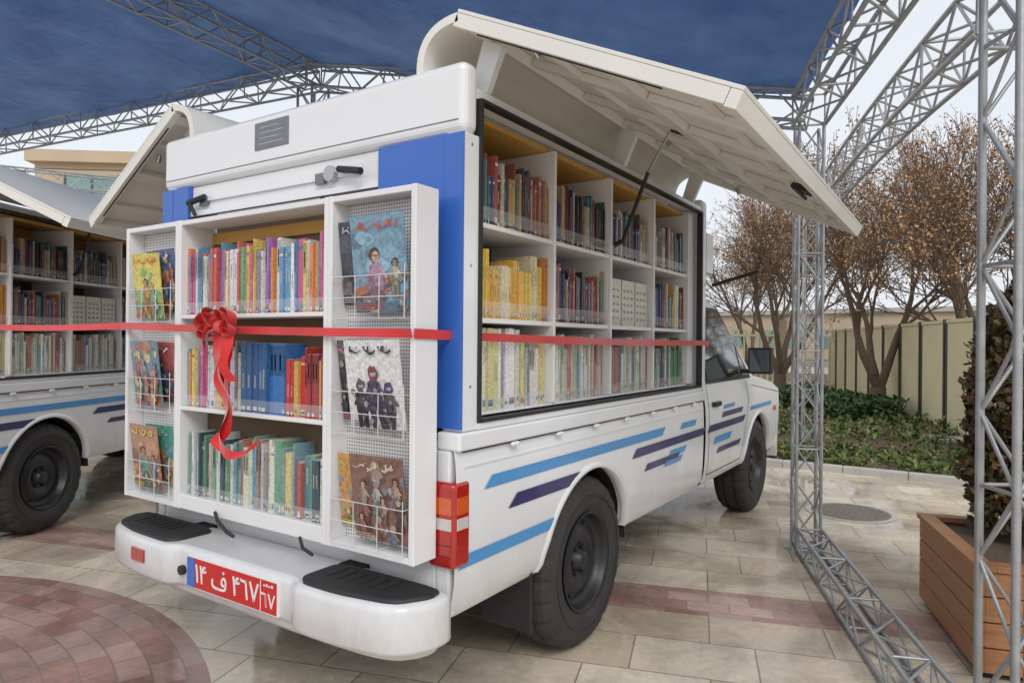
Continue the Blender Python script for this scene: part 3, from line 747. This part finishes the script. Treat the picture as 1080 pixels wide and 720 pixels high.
def fab(a0,a1,b0,b1,nu=70,nv=60,sag=.12):
    rows=[]
    for i in range(nu+1):
        u=i/nu; row=[]
        for j in range(nv+1):
            v=-.03+1.0*j/nv
            p=a0.lerp(b0,u).lerp(a1.lerp(b1,u),v)
            wr=.03*mn.noise(Vector((p.x*1.5,p.y*1.5,0)))+.012*mn.noise(Vector((p.x*5+p.y*2,p.y*3,4)))
            p=p+Vector((0,0,.15-sag*math.sin(math.pi*u)*(.6+.4*math.sin(math.pi*v*2.2))+wr+.03*abs(math.sin(v*math.pi*3))*math.sin(math.pi*u)))
            row.append(tuple(p))
        rows.append(row)
    mb.grid(rows,'tarp')
m=bpy.data.materials.new('blue_tarpaulin'); M['tarp']=m; nt,N,L,b=nodes_of(m)
tc=N.new('ShaderNodeTexCoord'); nz=N.new('ShaderNodeTexNoise'); nz.inputs['Scale'].default_value=1.3; nz.inputs['Detail'].default_value=9; nz.inputs['Roughness'].default_value=.65; L.new(tc.outputs['Object'],nz.inputs['Vector'])
mrr=N.new('ShaderNodeMapRange'); mrr.inputs[1].default_value=.3; mrr.inputs[2].default_value=.7; L.new(nz.outputs['Fac'],mrr.inputs[0])
cr=N.new('ShaderNodeMixRGB'); cr.inputs[1].default_value=(.045,.105,.27,1); cr.inputs[2].default_value=(.12,.22,.43,1); L.new(mrr.outputs[0],cr.inputs[0])
L.new(cr.outputs[0],b.inputs['Base Color']); b.inputs['Roughness'].default_value=.55
tr=N.new('ShaderNodeBsdfTranslucent'); L.new(cr.outputs[0],tr.inputs[0]); ms=N.new('ShaderNodeMixShader'); ms.inputs[0].default_value=.26
L.new(b.outputs[0],ms.inputs[1]); L.new(tr.outputs[0],ms.inputs[2]); L.new(ms.outputs[0],N['Material Output'].inputs[0])
bp=N.new('ShaderNodeBump'); bp.inputs['Strength'].default_value=.7; bp.inputs['Distance'].default_value=.06; n3=N.new('ShaderNodeTexNoise'); n3.inputs['Scale'].default_value=3; n3.inputs['Distortion'].default_value=2
L.new(tc.outputs['Object'],n3.inputs['Vector']); L.new(n3.outputs['Fac'],bp.inputs['Height']); L.new(bp.outputs[0],b.inputs['Normal'])
fab(R0,R1,E0,E1); fab(L0,L1,R0,R1)
mb.obj('blue_fabric_roof',can,fixn=False)
mb=MB()
cb=Vector((1.38,2.24,0))
truss(mb,cb+Vector((0,0,.02)),cb+Vector((0,0,2.80)),.15,.15,up=(.36,-.93,0),pl=.22,r=.011,rd=.006)
dn=Vector((.664,-1.74,0)).normalized()
truss(mb,cb+dn*.12+Vector((0,0,.08)),cb+dn*3.0+Vector((0,0,.08)),.15,.14,pl=.2,r=.012,rd=.006)
mb.box(cb+Vector((-.12,-.12,0)),cb+Vector((.12,.12,.012)),'steel')
mb.obj('lattice_column_and_base_beam',can)
ar=empty('lattice_truss_arch')
mb=MB()
c2=Vector((2.43,.47,0))
truss(mb,c2,c2+Vector((0,0,3.3)),.19,.19,up=(.55,-.83,0),pl=.27,r=.015,rd=.008)
truss(mb,(2.38,.86,2.78),(.56,7.08,3.0),.2,.24,r=.014,rd=.008,pl=.28,arch=.10)
truss(mb,(.56,7.08,0),(.56,7.08,3.0),.16,.16,up=(1,0,0))
truss(mb,(2.43,.60,3.15),(5.5,3.2,3.2),.2,.2,pl=.28)
mb.obj('arch_truss',ar)

# ---------------------------------------------------------------- ground
def ground_mat():
    m=bpy.data.materials.new('stone_paving'); M['paving']=m; nt,N,L,b=nodes_of(m)
    tc=N.new('ShaderNodeTexCoord')
    mp=N.new('ShaderNodeMapping'); mp.inputs['Rotation'].default_value=(0,0,math.radians(-18)); L.new(tc.outputs['Object'],mp.inputs[0])
    def brick(w,h,c1,c2,mc,vec,ms=.008,off=.5):
        t=N.new('ShaderNodeTexBrick'); t.inputs['Scale'].default_value=1; t.inputs['Brick Width'].default_value=w; t.inputs['Row Height'].default_value=h
        t.inputs['Color1'].default_value=c1; t.inputs['Color2'].default_value=c2; t.inputs['Mortar'].default_value=mc; t.inputs['Mortar Size'].default_value=ms; t.inputs['Mortar Smooth'].default_value=.4; t.offset=off
        t.inputs['Bias'].default_value=0
        L.new(vec,t.inputs['Vector']); return t
    cream=brick(.52,.34,(.56,.46,.35,1),(.76,.67,.54,1),(.30,.25,.20,1),mp.outputs[0],.0045,.37)
    pink=brick(.21,.125,(.40,.22,.19,1),(.56,.39,.34,1),(.33,.26,.22,1),mp.outputs[0],.005)
    sep=N.new('ShaderNodeSeparateXYZ'); L.new(mp.outputs[0],sep.inputs[0])
    s2=N.new('ShaderNodeVectorMath'); s2.operation='SUBTRACT'; s2.inputs[1].default_value=(-1.3,-3.0,0); L.new(tc.outputs['Object'],s2.inputs[0])
    ln=N.new('ShaderNodeVectorMath'); ln.operation='LENGTH'; L.new(s2.outputs[0],ln.inputs[0])
    sp=N.new('ShaderNodeSeparateXYZ'); L.new(s2.outputs[0],sp.inputs[0])
    at=N.new('ShaderNodeMath'); at.operation='ARCTAN2'; L.new(sp.outputs['Y'],at.inputs[0]); L.new(sp.outputs['X'],at.inputs[1])
    am=N.new('ShaderNodeMath'); am.operation='MULTIPLY'; am.inputs[1].default_value=2.0; L.new(at.outputs[0],am.inputs[0])
    cb_=N.new('ShaderNodeCombineXYZ'); L.new(am.outputs[0],cb_.inputs[0]); L.new(ln.outputs['Value'],cb_.inputs[1])
    ring=brick(.20,.12,(.34,.18,.155,1),(.50,.33,.29,1),(.27,.205,.18,1),cb_.outputs[0],.005)
    def band(val,lo,hi):
        a=N.new('ShaderNodeMath'); a.operation='GREATER_THAN'; a.inputs[1].default_value=lo; L.new(val,a.inputs[0])
        c=N.new('ShaderNodeMath'); c.operation='LESS_THAN'; c.inputs[1].default_value=hi; L.new(val,c.inputs[0])
        d=N.new('ShaderNodeMath'); d.operation='MULTIPLY'; L.new(a.outputs[0],d.inputs[0]); L.new(c.outputs[0],d.inputs[1]); return d.outputs[0]
    yp=.73*math.sin(math.radians(-18))+.76*math.cos(math.radians(-18))
    b1=band(sep.outputs['Y'],yp-.18,yp+.18)
    b2=band(ln.outputs['Value'],1.36,2.24)
    mx=N.new('ShaderNodeMixRGB'); L.new(b1,mx.inputs[0]); L.new(cream.outputs[0],mx.inputs[1]); L.new(pink.outputs[0],mx.inputs[2])
    mx2=N.new('ShaderNodeMixRGB'); L.new(b2,mx2.inputs[0]); L.new(mx.outputs[0],mx2.inputs[1]); L.new(ring.outputs[0],mx2.inputs[2])
    n1=N.new('ShaderNodeTexNoise'); n1.inputs['Scale'].default_value=1.7; n1.inputs['Detail'].default_value=10; n1.inputs['Roughness'].default_value=.65; n1.inputs['Distortion'].default_value=.6; L.new(tc.outputs['Object'],n1.inputs['Vector'])
    rp=N.new('ShaderNodeMapRange'); rp.inputs[1].default_value=.36; rp.inputs[2].default_value=.60; rp.inputs[3].default_value=.66; rp.inputs[4].default_value=1.10; L.new(n1.outputs['Fac'],rp.inputs[0])
    vm=N.new('ShaderNodeVectorMath'); vm.operation='SCALE'; L.new(mx2.outputs[0],vm.inputs[0]); L.new(rp.outputs[0],vm.inputs['Scale'])
    n2=N.new('ShaderNodeTexNoise'); n2.inputs['Scale'].default_value=30; n2.inputs['Detail'].default_value=6; L.new(tc.outputs['Object'],n2.inputs['Vector'])
    r2=N.new('ShaderNodeMapRange'); r2.inputs[3].default_value=.78; r2.inputs[4].default_value=1.18; L.new(n2.outputs['Fac'],r2.inputs[0])
    v2=N.new('ShaderNodeVectorMath'); v2.operation='SCALE'; L.new(vm.outputs[0],v2.inputs[0]); L.new(r2.outputs[0],v2.inputs['Scale'])
    L.new(v2.outputs[0],b.inputs['Base Color'])
    r3=N.new('ShaderNodeMapRange'); r3.inputs[1].default_value=.42; r3.inputs[2].default_value=.60; r3.inputs[3].default_value=.05; r3.inputs[4].default_value=.34; L.new(n1.outputs['Fac'],r3.inputs[0]); L.new(r3.outputs[0],b.inputs['Roughness'])
    bp=N.new('ShaderNodeBump'); bp.inputs['Strength'].default_value=.25; bp.inputs['Distance'].default_value=.004
    ad=N.new('ShaderNodeMath'); ad.operation='MULTIPLY_ADD'; L.new(cream.outputs['Fac'],ad.inputs[0]); ad.inputs[1].default_value=-.6; L.new(n1.outputs['Fac'],ad.inputs[2]); L.new(ad.outputs[0],bp.inputs['Height']); L.new(bp.outputs[0],b.inputs['Normal'])
ground_mat()
M['terrain']=make_mat('terrain',(.20,.18,.14),.95,var=.25,scale=.05,bump=.3)
M['kerb']=make_mat('kerb_stone',(.48,.46,.42),.7,var=.2,scale=6,bump=.3)
M['cast']=make_mat('cast_iron',(.22,.19,.16),.6,metal=.3,var=.3,scale=20,bump=.4)
M['fencep']=make_mat('fence_cream_panel',(.80,.70,.44),.7,var=.12,scale=2,bump=.1)
M['fencepost']=make_mat('fence_dark_post',(.09,.08,.065),.6,var=.2)
M['stone']=make_mat('building_stone',(.52,.41,.29),.8,var=.15,scale=1,bump=.3)
M['bglass']=make_mat('building_glass',(.16,.30,.30),.1,var=.3,scale=.4,coat=1)
M['hill']=make_mat('hill_haze',(.38,.41,.45),1,var=.1,scale=.01)
mb=MB(); mb.add([(-900,-900,-.03),(900,-900,-.03),(900,900,-.03),(-900,900,-.03)],[(0,1,2,3)],'terrain'); mb.obj('ground')
mb=MB(); mb.add([(-40,-30,0),(30,-30,0),(30,40,0),(-40,40,0)],[(0,1,2,3)],'paving'); mb.obj('pavement')
mc=empty('manhole_cover',(1.50,3.45,0))
mb=MB(); mb.cyl((0,0,.002),(0,0,.005),.33,n=48,mat='kerb'); mb.cyl((0,0,.003),(0,0,.008),.29,n=48,mat='cast')
for i in range(-5,6):
    for j in range(-5,6):
        if math.hypot(i,j)<5.1: mb.box((i*.048-.016,j*.048-.016,.0075),(i*.048+.016,j*.048+.016,.010),'cast')
mb.obj('cover',mc)
gb=empty('garden_bed')
mb=MB(); mb.add([(-6,5.36,.05),(5,5.36,.05),(5,30,.05),(-12,30,.05)],[(0,1,2,3)],'soil'); mb.obj('soil_bed',gb)
mb=MB(); 
x=-6
while x<5: mb.box((x,5.26,-.01),(x+.595,5.36,.07),'kerb'); x+=.6
mb.obj('kerb_stones',gb,bevel=.01)
pv=empty('garden_path'); mb=MB(); mb.box((1.75,8.15,.0),(5,8.6,.10),'kerb'); mb.obj('path_slab',pv,bevel=.01)
mb=MB()
def leafq(mb,p,s,c,up=.5):
    a=U(0,6.28); el=U(-.3,1.2)*up; d=Vector((math.cos(a)*math.cos(el),math.sin(a)*math.cos(el),math.sin(el))); e=d.cross(Vector((U(-1,1),U(-1,1),U(-1,1)))).normalized()*s*.35; p=Vector(p)
    mb.add([tuple(p),tuple(p+d*s*.5+e),tuple(p+d*s),tuple(p+d*s*.5-e)],[(0,1,2,3)],'leaf',c)
cnt=0
while cnt<26000:
    x=U(-3,4.6);y=5.4+(R()**1.6)*13
    k=mn.noise(Vector((x*.9,y*.9,0)))+.35*mn.noise(Vector((x*3,y*3,5)))
    if k<-.02 and R()<.85: continue
    hgt=.05+max(0,k)*.14+ (.14 if y>8.5 else 0)*R()
    g=U(.6,1.3); c=(.11*g,.17*g,.04*g) if R()<.7 else (.24*g,.21*g,.08*g)
    z=.05+R()*hgt
    leafq(mb,(x,y,z),U(.035,.07)*(1+ (y-5)*.08),c,.9); cnt+=1
for i in range(5000):
    x=U(-2,4.4);y=5.4+R()*6; g=U(.6,1.2); leafq(mb,(x,y,.055),U(.03,.06),(.24*g,.16*g,.09*g),.1)
mb.obj('ground_cover_plants',gb,fixn=False)
hd=empty('low_hedge'); mb=MB()
for i in range(9000):
    t=R(); cxh=-1.6+t*2.6+U(-.5,.5); cyh=13.5-t*3+U(-.6,.6); top=.35+.2*mn.noise(Vector((cxh*1.3,cyh*1.3,2)))
    z=.05+R()**.6*top; g=U(.5,1.3); leafq(mb,(cxh,cyh,z),U(.06,.11),(.055*g,.11*g,.03*g),.8)
mb.obj('foliage',hd,fixn=False)
fe=empty('panel_fence'); mb=MB()
f0=Vector((3.55,5.1,0)); f1=Vector((-.5,17.1,0)); d=(f1-f0); LF=d.length; d.normalize(); ang=math.atan2(d.y,d.x)
T=Matrix.Translation(f0)@Matrix.Rotation(ang,4,'Z'); mb.M=T
u=0
while u<LF:
    mb.box((u,-.04,0),(u+.05,.04,1.74),'fencepost'); mb.box((u+.12,-.04,0),(u+.17,.04,1.74),'fencepost'); mb.box((u+.05,-.01,.1),(u+.12,.01,1.6),'fencepost')
    mb.box((u+.171,-.03,.05),(u+1.14,.03,1.68),'fencep'); mb.box((u+.171,-.05,1.681),(u+1.14,.05,1.73),'fencep'); u+=1.145
mb.box((0,-.08,-.02),(LF,.08,.05),'kerb')
mb.obj('fence_panels',fe)
rf=empty('railing_fence'); mb=MB(); x=-14
while x<-.6:
    mb.box((x,17.2,0),(x+.04,17.24,1.75),'fencep'); x+=.16
mb.box((-14,17.18,1.55),(-.6,17.26,1.62),'fencep'); mb.box((-14,17.18,.25),(-.6,17.26,.32),'fencep')
x=-14
while x<0: mb.box((x,17.12,0),(x+.22,17.34,2.0),'stone'); x+=3
mb.obj('railings',rf)

def tree(name,loc,h,seed,nleaf=1,spread=1.):
    rn=random.Random(seed); e=empty(name,loc); mb=MB(); lf=MB()
    def rv(s): return Vector((rn.uniform(-s,s),rn.uniform(-s,s),rn.uniform(-s,s)))
    def br(p,d,L_,r,dep):
        n=5 if dep<3 else 3; pts=[p]; dd=d.copy()
        for i in range(n):
            dd=(dd+rv(.16+.05*dep)+Vector((0,0,.06))).normalized(); q=pts[-1]+dd*(L_/n)
            r0=max(.004,r*(1-.5*i/n)); r1=max(.0035,r*(1-.5*(i+1)/n)); mb.cyl(pts[-1],q,r0,r1,max(4,8-dep*2),'bark',cap=False); pts.append(q)
            if dep<4 and i>=(1 if dep else 2):
                for k in range(1 if dep in (0,) else rn.choice([1,1,1,2])):
                    nd=(dd+rv(1)*(.75*spread)+Vector((0,0,.15 if dep<3 else 0))).normalized(); br(q,nd,L_*rn.uniform(.55,.8),r1*.66,dep+1)
            if dep>=3 :
                for k in range(int(nleaf*rn.choice([0,0,2,4,6]))):
                    g=rn.uniform(.6,1.35); c=rn.choice([(.50*g,.27*g,.12*g),(.55*g,.33*g,.16*g),(.42*g,.21*g,.09*g)])
                    pp=q+rv(.08); s=rn.uniform(.03,.07); a=rv(1).normalized(); b_=a.cross(rv(1)).normalized()
                    lf.add([tuple(pp),tuple(pp+a*s*.5+b_*s*.3),tuple(pp+a*s),tuple(pp+a*s*.5-b_*s*.3)],[(0,1,2,3)],'leaf',c)
        if dep<4: br(pts[-1],dd,L_*.7,r*.45,dep+1)
    nst=rn.choice([3,4])
    mb.cyl((0,0,-.05),(0,0,h*.10),h*.03,h*.026,10,'bark')
    for k in range(nst):
        a=2*math.pi*k/nst+rn.uniform(-.4,.4); br(Vector((0,0,h*.08)),Vector((math.cos(a)*.45*spread,math.sin(a)*.45*spread,1)).normalized(),h*.36,h*.016,0)
    mb.obj('trunk_and_branches',e,fixn=False); lf.obj('leaves',e,fixn=False)
tree('autumn_tree',(.95,11.6,.05),5.2,3,.8)
tree('autumn_tree.001',(-1.6,15.5,.05),5.6,5,.8,1.0)
tree('autumn_tree.002',(2.6,10.2,.05),4.8,9,.7)
tree('autumn_tree.003',(-3.6,20.5,.0),6,14,1.0)

# planter + shrub
pl=empty('wooden_planter',(2.06,1.56,0),math.radians(16))
mb=MB()
W,D,H=.85,.88,.44
mb.box((.03,-D+.03,.02),(W-.03,-.03,H-.05),'dark')
for k in range(4):
    z0=.03+k*.103
    mb.box((0,-D,z0),(.024,0,z0+.097),'wood'); mb.box((.024,-D,z0),(W-.024,-D+.024,z0+.097),'wood'); mb.box((.024,-.024,z0),(W-.024,0,z0+.097),'wood'); mb.box((W-.024,-D,z0),(W,0,z0+.097),'wood')
h=.012
mb.box((-h,-D-h,H),(.06,h,H+.025),'wood'); mb.box((W-.06,-D-h,H),(W+h,h,H+.025),'wood'); mb.box((.06,-D-h,H),(W-.06,-D+.06,H+.025),'wood'); mb.box((.06,-.06,H),(W-.06,h,H+.025),'wood')
mb.box((.05,-D+.05,H-.06),(W-.05,-.05,H-.01),'soil')
for x,y in((.03,-.03),(W-.08,-.03),(.03,-D+.08),(W-.08,-D+.08)): mb.box((x,y-.05,0),(x+.05,y,.03),'dark')
for k in range(4):
    for y in(-.04,-D+.04): mb.cyl((-.003,y,.08+k*.103),(.001,y,.08+k*.103),.006,n=8,mat='chrome')
mb.obj('planter_box',pl,bevel=.004)
sh=empty('conifer_shrub',(2.55,1.46,.42)); mb=MB()
mb.cyl((0,0,0),(0,0,.5),.025,.015,8,'bark')
for i in range(60):
    a=U(0,6.28); z=U(.1,1.0); rr=.26*(1-.5*z/1.15); mb.cyl((0,0,z*.7),(rr*math.cos(a),rr*math.sin(a),z+.12),.006,.002,4,'bark')
for i in range(11000):
    z=U(.05,1.22); rr=(.30*math.sqrt(max(0,1-((z-.45)/.8)**2)))*(.55+.45*R()**.4)*(1+.25*mn.noise(Vector((z*5,i%7,1)))); a=U(0,6.28); g=U(.4,1.3)
    c=(.18*g,.105*g,.045*g) if R()<.65 else (.09*g,.095*g,.035*g)
    leafq(mb,(rr*math.cos(a),rr*math.sin(a),z),U(.03,.055),c,1.2)
mb.obj('foliage',sh,fixn=False)

bd=empty('stone_building',(-17.5,13.5,0),math.radians(38)); mb=MB()
mb.box((-9,0,0),(5,9,7.4),'stone'); mb.box((-9.2,-.25,7.4),(5.2,9.2,7.8),'stone'); mb.box((5,1,0),(11,9,5.6),'stone'); mb.box((4.9,.8,5.6),(11.2,9.2,5.95),'stone')
mb.box((-8,-.04,6.0),(-1.5,-.005,7.0),'bglass'); mb.box((0,-.04,6.0),(4.2,-.005,7.0),'bglass')
for fl in range(2):
    for k in range(6): mb.box((-8+k*2.1,-.05,1.2+fl*2.6),(-6.7+k*2.1,-.006,2.8+fl*2.6),'bglass'); mb.box((-8.1+k*2.1,-.12,1.08+fl*2.6),(-6.6+k*2.1,-.002,1.2+fl*2.6),'kerb')
for k in range(15): mb.box((-8+k*.9,-.07,5.98),(-7.94+k*.9,-.041,7.02),'fencepost')
for k in range(9): mb.box((-9.02,-.02,.8*k+.78),(5.02,-.001,.8*k+.80),'fencepost')
mb.obj('walls_windows_roofline',bd)
bb=empty('distant_building',(-6,62,0),math.radians(-8)); mb=MB(); mb.box((-14,0,0),(14,10,4),'stone'); mb.box((-14.3,-.3,4),(14.3,10.3,4.4),'kerb')
for k in range(10): mb.box((-12.8+k*2.6,-.05,1),(-11.4+k*2.6,-.002,2.6),'bglass')
mb.obj('walls_and_windows',bb)
mb=MB(); rows=[]
for i in range(81):
    a=math.radians(-60+i*3.2+0); x=-math.sin(a)*700; y=math.cos(a)*700; hz=15+22*abs(mn.noise(Vector((i*.17,0,0))))+6*mn.noise(Vector((i*.7,3,0)))
    rows.append([(x,y,-5),(x*1.02,y*1.02,hz)])
mb.grid(rows,'hill'); mb.obj('hills',fixn=False)

# ---------------------------------------------------------------- world & sun
sun_dir=Vector((.62,-.62,.72)).normalized()
el=math.asin(sun_dir.z); az=math.atan2(sun_dir.x,sun_dir.y)
w=bpy.data.worlds.new('World'); bpy.context.scene.world=w; w.use_nodes=True; N=w.node_tree.nodes; L=w.node_tree.links
for n_ in list(N): N.remove(n_)
sk=N.new('ShaderNodeTexSky'); sk.sky_type='NISHITA'; sk.sun_disc=False; sk.sun_elevation=el; sk.sun_rotation=az; sk.air_density=1; sk.dust_density=3
b1=N.new('ShaderNodeBackground'); b1.inputs[1].default_value=.12; L.new(sk.outputs[0],b1.inputs[0])
b2=N.new('ShaderNodeBackground'); b2.inputs[1].default_value=1.12
tc=N.new('ShaderNodeTexCoord'); nz=N.new('ShaderNodeTexNoise'); nz.inputs['Scale'].default_value=2.2; nz.inputs['Detail'].default_value=5; L.new(tc.outputs['Generated'],nz.inputs['Vector'])
mx=N.new('ShaderNodeMixRGB'); mx.inputs[1].default_value=(.76,.80,.86,1); mx.inputs[2].default_value=(.93,.95,.98,1); L.new(nz.outputs['Fac'],mx.inputs[0]); L.new(mx.outputs[0],b2.inputs[0])
ms=N.new('ShaderNodeMixShader'); ms.inputs[0].default_value=.85; L.new(b1.outputs[0],ms.inputs[1]); L.new(b2.outputs[0],ms.inputs[2])
o=N.new('ShaderNodeOutputWorld'); L.new(ms.outputs[0],o.inputs[0])
sl=bpy.data.lights.new('sun','SUN'); sl.energy=1.3; sl.angle=math.radians(25); sl.color=(1,.98,.95)
so=bpy.data.objects.new('sun',sl); col_root.objects.link(so); so.rotation_euler=sun_dir.to_track_quat('Z','Y').to_euler(); so.location=(0,0,20)
cam=bpy.data.cameras.new('camera'); cam.lens=24; cam.sensor_width=36; cam.clip_end=3000; cam.clip_start=.05
co=bpy.data.objects.new('camera',cam); col_root.objects.link(co)
th=math.radians(33.4); dv=Vector((-math.sin(th),math.cos(th),0)); rv_=Vector((math.cos(th),math.sin(th),0)); up=Vector((0,0,1))
ro=math.radians(.5); r2=rv_*math.cos(ro)+up*math.sin(ro); u2=up*math.cos(ro)-rv_*math.sin(ro)
mat=Matrix(((r2.x,u2.x,-dv.x,2.24),(r2.y,u2.y,-dv.y,-2.637),(r2.z,u2.z,-dv.z,1.35),(0,0,0,1)))
co.matrix_world=mat
bpy.context.scene.camera=co
sc=bpy.context.scene; sc.view_settings.view_transform='Standard'; sc.view_settings.look='None'; sc.view_settings.exposure=0
